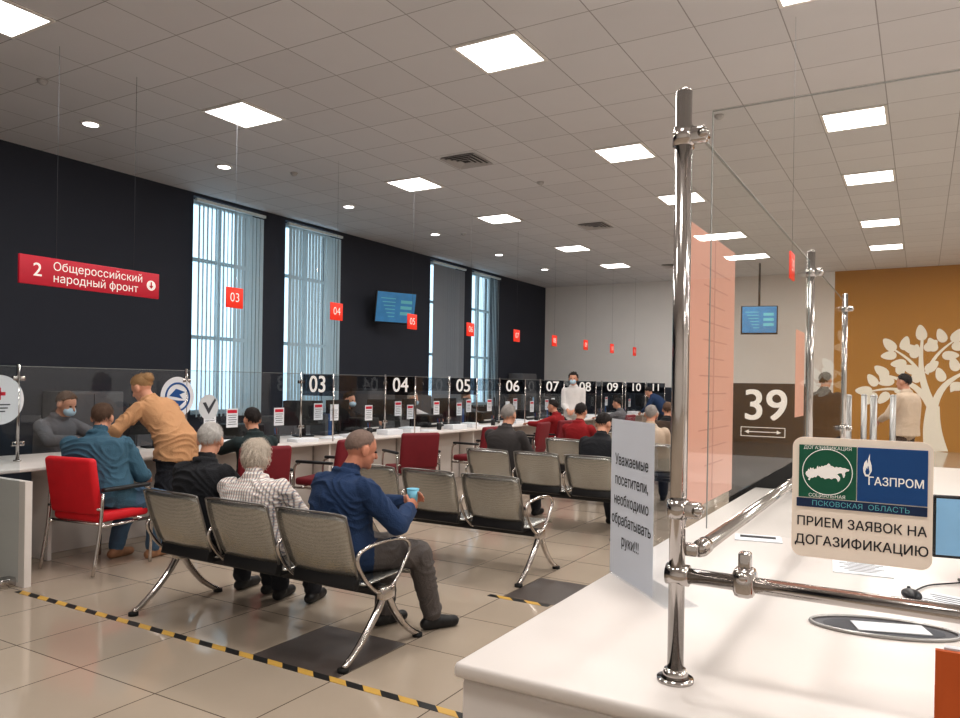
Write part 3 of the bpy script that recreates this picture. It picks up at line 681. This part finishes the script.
def cloth(n,c,v=.12): return M('cloth_'+n,c,.9,0,v,9,.45,110)
def person(label,loc,rot,pel=(0,0,.54),neck=(0,-.05,1.05),head=(0,.03,1.2),face=(0,0,0),hands=((-.13,.34,.66),(.13,.34,.66)),feet=((-.13,.5,.09),(.13,.5,.09)),
           apole=((-.8,-.6,-.3),(.8,-.6,-.3)),kpole=((-.1,.6,1),(.1,.6,1)),top=None,bottom=None,shoe=None,skin=None,hair='dark',style='short',bulk=1,twist=0,vox=.014,sc=.93,
           handdir=(None,None),palm=(None,None),mask=False,toe=(0,0),group='seated visitors',collar=None,skirt=0,flare=0):
    skin=skin or m_skin; shoe=shoe or m_rub
    P=V(pel);N=V(neck);Hd=V(head); near=vox<.009
    mats=[skin,top,bottom,shoe,m_lips,collar or top]
    g=G(); prox=[]
    def cap(a,b,r1,r2,mi):
        g.caps(a,b,r1,r2,14,mi); prox.append((V(a),V(b),r1,r2,mi))
    d=(N-P); mid=(P+N)/2+V((0,-.03,0)) if d.y>-.2 else (P+N)/2
    def sp(t): return (1-t)**2*P+2*t*(1-t)*(2*mid-.5*P-.5*N)+t*t*N
    def across(t):
        a=twist*max(0,min(1,t)); return V((math.cos(a),math.sin(a),0))
    rings=[]
    for t,rx,ry in ((-.2,.10,.08),(-.14,.155,.115),(-.03,.182+flare,.135+flare),(.12,.182+flare*.6,.135+flare*.6),(.3,.168,.128),(.5,.172,.128),(.68,.186,.128),(.8,.19,.12),(.88,.175,.105),(.95,.125,.085),(1.0,.08,.07),(1.04,.06,.055)):
        c=sp(t); dd=(sp(t+.02)-sp(t-.02)).normalized(); ax=across(t); ax=(ax-dd*ax.dot(dd)).normalized(); fy=dd.cross(ax)
        b=bulk if t<.9 else 1
        rings.append([c+ax*math.copysign(abs(math.cos(a))**.85,math.cos(a))*rx*b+fy*math.copysign(abs(math.sin(a))**.85,math.sin(a))*ry*b for a in [2*math.pi*k/24 for k in range(24)]])
        if t<.97: prox.append((c-ax*(rx-ry*.9)*b,c+ax*(rx-ry*.9)*b,ry*b,ry*b,1))
    g.loft(rings,1)
    dn=(sp(1)-sp(.9)).normalized(); ca=across(1); ca=(ca-dn*ca.dot(dn)).normalized(); cf=dn.cross(ca)
    rg=[sp(1.0)+dn*.012+ca*.07*math.cos(t)+cf*(.066*math.sin(t)) for t in [2*math.pi*k/14 for k in range(14)]]
    g.tube(rg,.019,8,1,closed=True)
    for k in range(14): prox.append((rg[k],rg[(k+1)%14],.021,.021,5))
    g.ell(sp(.975),(.085,.078,.03),(ca,cf,dn),mi=1); prox.append((sp(.95),sp(.975),.085,.08,1))
    if skirt:  # jacket hem hanging over the hips
        hc_=P+V((0,0,-skirt)); g.loft([[c_+V((math.cos(a)*.185*bulk*k_,math.sin(a)*.14*bulk*k_,0)) for a in [2*math.pi*k/24 for k in range(24)]] for c_,k_ in ((P+V((0,0,.08)),1.0),(P+V((0,0,-.02)),1.07),(hc_,1.12))],1)
        prox.append((P-V((.06,0,0)),hc_-V((.06,0,-.12)),.15*bulk,.15*bulk,1)); prox.append((P+V((.06,0,0)),hc_+V((.06,0,.12)),.15*bulk,.15*bulk,1))
    yaw,pit,rol=face; R=Matrix.Rotation(yaw,3,'Z')@Matrix.Rotation(pit,3,'X')@Matrix.Rotation(rol,3,'Y'); r,f,u=R@V((1,0,0)),R@V((0,1,0)),R@V((0,0,1)); hx=(r,f,u)
    g.ell(Hd+u*.025-f*.008,(.076,.098,.09),hx,mi=0); g.ell(Hd-u*.045+f*.022,(.058,.068,.068),hx,mi=0); g.ell(Hd+f*.066-u*.092,(.026,.022,.022),hx,mi=0)
    g.ell(Hd+f*.066+u*.022,(.05,.026,.016),hx,mi=0); g.ell(Hd+f*.062-u*.03+r*.032,(.024,.022,.024),hx,mi=0); g.ell(Hd+f*.062-u*.03-r*.032,(.024,.022,.024),hx,mi=0)
    g.caps(Hd+f*.088+u*.008,Hd+f*.108-u*.03,.009,.0135,10,0)
    for q in (-1,1): g.ell(Hd+r*q*.082-f*.012-u*.008,(.013,.023,.036),hx,mi=0)
    g.caps(Hd+f*.083-u*.061-r*.018,Hd+f*.083-u*.061+r*.018,.0085,.0085,8,4)
    prox.append((Hd+u*.03,Hd-u*.05,.1,.08,0)); prox.append((Hd+f*.086-u*.061-r*.016,Hd+f*.086-u*.061+r*.016,.009,.009,4))
    cap(sp(.93),Hd-u*.06-f*.02,.057,.055,0)
    fing=G(); fg=g if near else fing
    for i,q in enumerate((-1,1)):
        S=sp(.84)+across(1)*q*.175*(.5+.5*bulk)
        E,W=ik(S,hands[i],.285,.25,apole[i]); bb=.6+.4*bulk
        cap(S,E,.068*bb,.056*bb,1); cap(E,E+(W-E)*.93,.056*bb,.042*bb,1); cap(E+(W-E)*.9,W,.03,.026,0)
        hd=V(handdir[i]).normalized() if handdir[i] else (W-E).normalized()
        pn=V(palm[i]) if palm[i] else V((0,0,-1))
        if abs(pn.normalized().dot(hd))>.93: pn=V((-q,0,-.2))
        pn=(pn-hd*pn.dot(hd)).normalized(); sd=hd.cross(pn).normalized()
        toward=V((-q,.3,0)); side=1 if sd.dot(toward)>0 else -1
        pc=W+hd*.05; g.ell(pc,(.038,.052,.017),(sd,hd,pn),mi=0); prox.append((W,pc+hd*.05,.03,.03,0))
        for k,(o,Lf) in enumerate(((-.028,.068),(-.009,.08),(.01,.076),(.028,.06))):
            o*=-side
            b0_=pc+sd*o+hd*.038; b1=b0_+(hd*.93+pn*.36+sd*o*2)*Lf*.5; b2=b1+(hd*.55+pn*.83)*Lf*.55
            fg.caps(b0_,b1,.0095,.0088,8,0); fg.caps(b1,b2,.0088,.0075,8,0); prox.append((b0_,b2,.012,.012,0))
        t0=pc-hd*.025+sd*side*.026; t1=t0+(sd*side*.75+hd*.6+pn*.25)*.038; t2=t1+(hd*.85+sd*side*.2+pn*.4)*.032
        fg.caps(t0,t1,.013,.0115,8,0); fg.caps(t1,t2,.0115,.009,8,0); prox.append((t0,t2,.013,.012,0))
    for i,q in enumerate((-1,1)):
        hip=P+V((q*.088*bulk,0,-.01)); K,A=ik(hip,feet[i],.43,.42,kpole[i]); bb=.55+.45*bulk
        cap(hip,K,.093*bb,.074*bb,2); cap(K,A+(K-A)*.06,.072*bb,.062,2)
        ta=toe[i]; td=V((math.sin(ta),math.cos(ta),0)); cap(A+V((0,0,-.03)),A-td*.03+V((0,0,-.045)),.045,.042,3); cap(A-td*.045+V((0,0,-.05)),A+td*.15+V((0,0,-.055)),.04,.036,3); cap(A+td*.06+V((0,0,-.045)),A+td*.12+V((0,0,-.055)),.042,.038,3)
    me=g.mesh('b'); ob=D.objects.new('tmp',me); col.objects.link(ob)
    mo_=ob.modifiers.new('r','REMESH'); mo_.mode='VOXEL'; mo_.voxel_size=vox
    mo_=ob.modifiers.new('s','SMOOTH'); mo_.factor=.5; mo_.iterations=2
    dg=C.evaluated_depsgraph_get(); me2=D.meshes.new_from_object(ob.evaluated_get(dg)); D.objects.remove(ob); D.meshes.remove(me)
    nv=len(me2.vertices); co=np.empty(nv*3); me2.vertices.foreach_get('co',co); co=co.reshape(-1,3)
    no=np.empty(nv*3); me2.vertices.foreach_get('normal',no); no=no.reshape(-1,3)
    A=np.array([p[0] for p in prox]);B=np.array([p[1] for p in prox]);r1=np.array([p[2] for p in prox]);r2=np.array([p[3] for p in prox]);mi=np.array([p[4] for p in prox])
    def near_m(pts):
        out=np.empty(len(pts),int)
        for c0 in range(0,len(pts),8000):
            q=pts[c0:c0+8000]; ab=B-A; L2=(ab**2).sum(1)+1e-9
            t=np.clip(((q[:,None]-A[None])*ab[None]).sum(2)/L2,0,1); cl=A[None]+ab[None]*t[...,None]
            dd=np.linalg.norm(q[:,None]-cl,axis=2)-(r1+(r2-r1)*t); out[c0:c0+8000]=mi[dd.argmin(1)]
        return out
    vm=near_m(co); off=np.zeros(nv)
    fa=1.15 if near else .3
    for k in np.nonzero((vm==1)|(vm==2)|(vm==5))[0]:
        p=co[k]; # drapery: warped diagonal folds with soft ridges, deeper in patches
        w1=noise.noise(V((p[0]*5,p[1]*5,p[2]*5)))
        ph=(p[2]*22+p[0]*11*(1 if p[0]>0 else -1)+p[1]*8)+w1*8
        ph2=(p[2]*40-p[0]*16*(1 if p[0]>0 else -1)-p[1]*12)+w1*11
        a_=max(0,noise.noise(V((p[0]*4+9,p[1]*4,p[2]*4)))+.3); b_=max(0,noise.noise(V((p[0]*6+2,p[1]*6+7,p[2]*6)))+.15)
        off[k]=fa*(.004*w1+.020*a_*((1-abs(math.sin(ph)))**1.6-.3)+.016*b_*((1-abs(math.sin(ph2)))**1.6-.3))+.003
    co=co+no*off[:,None]; co[:,2]=np.maximum(co[:,2],.003); co*=sc
    me2.vertices.foreach_set('co',co.ravel())
    npoly=len(me2.polygons); ce=np.empty(npoly*3); me2.update(); me2.polygons.foreach_get('center',ce); ce=ce.reshape(-1,3)/sc
    me2.materials.clear()
    for m in mats: me2.materials.append(m)
    me2.polygons.foreach_set('material_index',near_m(ce)); me2.polygons.foreach_set('use_smooth',[True]*npoly); me2.update()
    if not near:
        bm=bmesh.new(); bm.from_mesh(me2); fm=fing.mesh('f')
        for v in fm.vertices: v.co*=sc
        bm.from_mesh(fm); bm.to_mesh(me2); bm.free(); D.meshes.remove(fm)
    o=D.objects.new('person',me2); col.objects.link(o); fin(o,None,(loc[0],loc[1],loc[2] if len(loc)>2 else 0),rot,label,'person',group)
    hc=Hd+u*.026-f*.01; rs=random.Random(len(label)*7+3)
    seedv=rs.uniform(0,90)
    def inside_f(n):
        x,y,z=n
        if style=='bob': g0=(-1.2+ (y+.1)*3.6 if y>-.1 else -1.2); return z-min(g0,.5)
        # hairline: high forehead, notch round the ears, tapered nape
        g0=(.02+.56*y) if y>0 else (.02+.62*y)
        g0-=.12*math.exp(-((y-.28)/.10)**2)*(1 if abs(x)>.6 else 0)
        ins=z-g0+.14*noise.noise(V((math.atan2(x,y)*6,z*2,seedv)))
        if style=='buzz': ins=min(ins,.62-y+.2*noise.noise(V((x*3,z*3,seedv)))) # receding front
        return ins
    def th_of(z):
        return {'buzz':1.03,'short':1.035+.085*max(0,z)**.7,'bob':1.17,'bun':1.05+.11*max(0,z)**.7}[style]
    def hf(n):
        x,y,z=n
        w=max(0,min(1,inside_f(n)/.35+.22)); w=w*w*(3-2*w); base=.93
        an=math.atan2(x,-y+.3*z)
        nn=1+(.06*noise.noise(V((x*3,y*3,z*3+seedv)))+.035*noise.noise(V((an*11,z*2.2,seedv)))+.02*noise.noise(V((an*26,z*4,seedv))))*(.3 if style=='buzz' else 1)
        k=base+(th_of(z)*nn-base)*w
        if style=='bob' and z<0: k*=1+.10*min(1,-z)*w
        return k
    hg=G().ell(hc,(.077,.099,.092),hx,64,40,fn=hf) if near else G().ell(hc,(.077,.099,.092),hx,36,26,fn=hf)
    if True:
        NL=(1500 if near else 260); lw=.0032 if near else .007; crown=V((0,-.35,.94)).normalized()
        fl=-1 if style=='bun' else 1; fluff={'bob':3.2,'bun':2.4,'short':1.6,'buzz':.25}[style]
        for _ in range(NL):
            n=V((rs.gauss(0,1),rs.gauss(0,1),rs.gauss(0,1))).normalized()
            if inside_f(n)<(-.02 if n.y<.1 else .2): continue
            t=(n-crown*n.dot(crown)) if fl>0 else (V((0,-1,.3))-n*V((0,-1,.3)).dot(n))
            t=(t-n*t.dot(n)); 
            if fl>0: t=n*n.dot(crown)-crown; t=(t-n*t.dot(n))
            if t.length<.05: t=V((rs.gauss(0,1),rs.gauss(0,1),rs.gauss(0,1))); t=t-n*t.dot(n)
            t=(t.normalized()+V((rs.gauss(0,.45),rs.gauss(0,.45),rs.gauss(0,.45)))); t=(t-n*t.dot(n)).normalized(); sd_=n.cross(t)
            L=rs.uniform(.25,.55)*(1.4 if style=='bob' and n.y<.1 else 1)*(.5 if n.y>.4 or style=='buzz' else 1); lift=rs.uniform(.01,.06)*fluff; k0=hf(n); vs=[]
            if inside_f(n)<.12: L*=.6
            for j in range(4):
                a=j/3; q=(n+t*L*a).normalized(); kk=k0*(1.0+lift*math.sin(a*2.2)) ; wd=lw*(1-a*.85)
                if style=='bob' and q.z<-.3: kk*=1.05
                cpt=hc+r*q.x*.077*kk+f*q.y*.099*kk+u*q.z*.092*kk; sw=(r*sd_.x+f*sd_.y+u*sd_.z)*wd
                vs+=[cpt-sw,cpt+sw]
            hg.add(vs,[(0,1,3,2),(2,3,5,4),(4,5,7,6)],0,True)
    if style=='bun':
        bc=Hd-f*.105+u*.062
        hg.ell(bc,(.046,.042,.044),hx,20,14,fn=lambda n:1+.12*noise.noise(V(n)*3+V((seedv,0,0))))
        for _ in range(140):
            n=V((rs.gauss(0,1),rs.gauss(0,1),rs.gauss(0,1))).normalized(); t=V((rs.gauss(0,1),rs.gauss(0,1),rs.gauss(0,1))); t=(t-n*t.dot(n)).normalized(); sd_=n.cross(t); vs=[]
            for j in range(4):
                a=j/3; q=(n+t*.9*a).normalized(); c_=bc+q*(.046+.012*math.sin(a*2.4)); vs+=[c_-sd_*.003*(1-a*.8),c_+sd_*.003*(1-a*.8)]
            hg.add(vs,[(0,1,3,2),(2,3,5,4),(4,5,7,6)],0,True)
    hg.v=[tuple(V(p)*sc) for p in hg.v]; hg.obj('hair',hairm[hair],o,fix=False)
    if near or mask:
        for q in (-1,1):
            eg=G().ell((Hd+f*.082+r*q*.03+u*.0),(.013,.011,.007),hx,12,8); eg.v=[tuple(V(p)*sc) for p in eg.v]; eg.obj('eye',m_eye,o)
    if mask:
        mg=G().ell(Hd+f*.058-u*.055,(.062,.055,.052),hx,20,14); mg.v=[tuple(V(p)*sc) for p in mg.v]; mg.obj('face_mask',m_mask,o)
    return o
navy=cloth('navy',s(34,58,94)); blackc=cloth('black',s(32,33,38)); teal=cloth('teal',s(66,102,122)); tan=cloth('tan',s(200,154,114),.08); jean=cloth('denim',s(72,98,122))
taupe=cloth('taupe',s(92,86,84)); dk=cloth('dark',s(36,38,46)); whitec=cloth('white',s(228,224,222)); greyc=cloth('grey',s(112,112,116)); beige=cloth('beige',s(210,190,170)); dgreen=cloth('dark_green',s(38,52,54)); redc=cloth('red',s(150,28,34)); brownc=cloth('dark_brown',s(36,28,28))
plaid=plaidmat('plaid_shirt',s(232,226,220),s(120,126,140),s(190,156,146),17)
shoe_b=M('black_shoe',s(20,20,22),.5)
SX=[BX-.577,BX,BX+.577]; SY=3.33
person('elderly person with white hair in a black jacket on a bench',(SX[0]-.02,SY),.1,neck=(-.02,-.02,1.03),head=(-.05,.06,1.175),face=(.45,-.15,0),hands=((-.08,.3,.68),(.1,.3,.68)),top=blackc,bottom=dk,shoe=shoe_b,hair='white',vox=.008,bulk=1.22)
person('person with fluffy white hair and light plaid shirt slouching on bench',(SX[1]-.13,SY),.25,neck=(-.04,.0,.95),head=(-.09,.09,1.08),face=(.3,-.35,0),hands=((-.06,.36,.66),(.1,.36,.66)),top=plaid,bottom=dk,shoe=shoe_b,hair='blonde',style='bob',vox=.008,bulk=1.2)
MX=SX[2]-.05
person('man with receding short hair, navy jacket and a blue cup',(MX,SY+.02),-.18,pel=(0,0,.54),neck=(.0,.02,1.00),head=(.03,.11,1.145),face=(-.25,-.22,0),hands=((.09,.40,.80),(.21,.35,.78)),feet=((-.02,.36,.09),(.26,.52,.09)),
   apole=((-.8,-.3,-.6),(.7,-.6,-.6)),kpole=((-.1,.6,1),(.4,1,.8)),handdir=((.75,.55,.35),(-.35,.8,.3)),palm=((.5,-.5,-.1),(-1,.1,-.2)),toe=(.1,.35),top=navy,bottom=taupe,shoe=shoe_b,skin=m_skin2,hair='stubble',style='buzz',vox=.0068,bulk=1.2,sc=.96)
G().cyl((0,0,0),(0,0,.085),.027,.037,20).tube([(.037*math.cos(t),.037*math.sin(t),.085) for t in np.linspace(0,2*math.pi,20,endpoint=False)],.003,6,closed=True).obj('paper_cup',M('cup_blue',s(130,200,225),.5),loc=(MX+.22,SY+.40,.765),label='light blue paper cup held in both hands',cat='cup')
person('broad person in a teal shirt and jeans on a red chair',(-5.62,3.66),.12,pel=(0,-.02,.58),neck=(-.12,.02,1.08),head=(-.14,.08,1.23),face=(.5,-.1,0),hands=((-.45,.35,.83),(.0,.42,.70)),feet=((-.12,.22,.09),(.16,.36,.09)),kpole=((-.2,1,.6),(.3,1,.6)),
   twist=.5,top=teal,bottom=jean,shoe=M('tan_shoe',s(150,110,80),.6),hair='brown',vox=.008,bulk=1.48,sc=.95)
person('woman in a tan jacket and dark trousers bending over the counter',(-5.78,4.4),math.radians(98),pel=(0,-.05,.95),neck=(.05,.33,1.31),head=(.08,.47,1.43),face=(.15,-.45,0),hands=((-.32,.46,.86),(.28,.40,.86)),feet=((-.12,-.08,.09),(.14,.04,.09)),kpole=((-.1,1,0),(.1,1,0)),
   apole=((-.6,-.4,.3),(.6,-.4,.3)),top=tan,bottom=dk,shoe=shoe_b,hair='ginger',style='bun',vox=.008,bulk=1.05,sc=.98,group='standing visitors',skirt=.16,flare=.01)
person('person in a dark green top sitting at the service counter',(-5.5,5.08),math.radians(70),top=dgreen,bottom=dk,hair='dark',vox=.012,hands=((-.2,.45,.87),(.2,.45,.87)),group='counter visitors')
person('clerk in grey with a face mask sitting behind the glass',(-7.55,4.35),math.radians(-75),neck=(0,.06,1.07),head=(0,.15,1.2),face=(0,-.3,0),hands=((-.2,.48,.87),(.2,.48,.87)),top=greyc,bottom=dk,hair='brown',vox=.010,mask=True,sc=1.02,bulk=1.1,group='clerks')
person('grey-haired person in a dark taupe jacket sitting on a bench',(SX[0]+.08,BY[2]+.02),0,top=cloth('dark_taupe',s(66,62,62)),bottom=dk,hair='grey',vox=.011,bulk=1.15,sc=.96)
person('man in a black jacket and red collar sitting on a bench',(SX[2]+.0,BY[2]+.02),-.15,neck=(0,.05,1.02),head=(-.03,.13,1.15),face=(0,-.3,0),top=blackc,bottom=dk,hair='dark',vox=.011,bulk=1.2,sc=.95,collar=redc)
person('person in a red sweater sitting on a bench',(SX[0]+.1,BY[3]+.02),0,top=redc,bottom=dk,hair='dark',vox=.014,sc=.95)
person('grey-haired person in a beige coat sitting on a bench',(SX[2]-.1,BY[3]+.02),.2,top=beige,bottom=dk,hair='grey',vox=.014,sc=.95,bulk=1.1)
person('person in a black coat sitting on a bench',(SX[1]+.1,BY[4]+.02),.1,top=blackc,bottom=dk,hair='brown',vox=.014,sc=.95)
person('person in a dark jacket sitting on a bench',(SX[2]+.02,BY[4]+.02),0,top=dk,bottom=dk,hair='dark',vox=.014,sc=.97)
def standing(label,loc,rot,**k):
    a=dict(pel=(0,0,.95),neck=(0,-.01,1.46),head=(0,.03,1.61),hands=((-.26,.08,.86),(.26,.08,.86)),feet=((-.11,0,.09),(.11,.04,.09)),kpole=((0,1,0),(0,1,0)),vox=.013,group='standing people',sc=1.0); a.update(k)
    return person(label,loc,rot,**a)
standing('woman in a white blouse and face mask standing by the counter',(-5.75,13.3),math.radians(-165),top=whitec,bottom=dk,hair='dark',mask=True,hands=((-.07,.22,1.02),(.07,.24,1.02)),apole=((-.5,-.8,-.5),(.5,-.8,-.5)),style='bob',sc=1.0,bulk=.92)
standing('person in a navy jacket leaning over the far counter',(-5.45,18.0),math.radians(80),pel=(0,-.1,.93),neck=(0,.25,1.30),head=(0,.37,1.40),face=(0,-.4,0),hands=((-.2,.45,.9),(.2,.45,.9)),top=navy,bottom=dk,hair='dark',sc=.96)
for lab,x,y,t,h in (('person in a red top seated at the counter',-5.5,11.9,redc,'dark'),('person in grey seated at the counter',-5.5,15.1,greyc,'dark')):
    person(lab,(x,y),math.radians(88),top=t,bottom=dk,hair=h,vox=.015,hands=((-.2,.42,.87),(.2,.42,.87)),group='counter visitors')
for i,(y,t) in enumerate(((9.1,blackc),(12.6,greyc),(10.8,whitec))):
    person(['clerk in black seated behind the glass screen','clerk in grey seated behind the glass screen','clerk in white seated behind the glass screen'][i],(-7.75,y),math.radians(-90),top=t,bottom=dk,hair=('dark','brown','blonde')[i],vox=.015,hands=((-.2,.42,.87),(.2,.42,.87)),mask=True,sc=1.0,group='clerks')
standing('elderly man in a short pale jacket and dark trousers standing',(-.2,12.6),math.radians(60),top=beige,bottom=cloth('brown_trousers',s(84,66,56)),hair='dark',hands=((-.12,.3,1.05),(.12,.3,1.1)),bulk=1.15,sc=1.0,skirt=.12)
standing('person in a dark brown coat standing near the mustard wall',(-1.2,11.8),math.radians(-20),top=brownc,bottom=dk,hair='dark',bulk=1.3,sc=1.0,skirt=.3)
# ---------------------------------------------------------------- world, camera
w=D.worlds.new('world'); scene.world=w; w.use_nodes=True; bg=w.node_tree.nodes['Background']; bg.inputs[0].default_value=(.74,.88,.97,1); bg.inputs[1].default_value=1.9
cam=D.cameras.new('camera'); co=D.objects.new('camera',cam); col.objects.link(co); scene.camera=co
cam.sensor_width=36; cam.lens=36*750/960; cam.shift_y=24.1/960; cam.clip_start=.05
a=math.atan(441.5/750); rho=math.radians(.9)
F=V((-math.sin(a),math.cos(a),0)); r0=V((math.cos(a),math.sin(a),0)); z=V((0,0,1))
cr=r0*math.cos(rho)+z*math.sin(rho); cu=-r0*math.sin(rho)+z*math.cos(rho)
m=Matrix((cr,cu,-F)).transposed().to_4x4(); m.translation=V((0,0,1.5)); co.matrix_world=m
scene.view_settings.view_transform='Standard'
scene.view_settings.exposure=-.05
scene.view_settings.gamma=.88
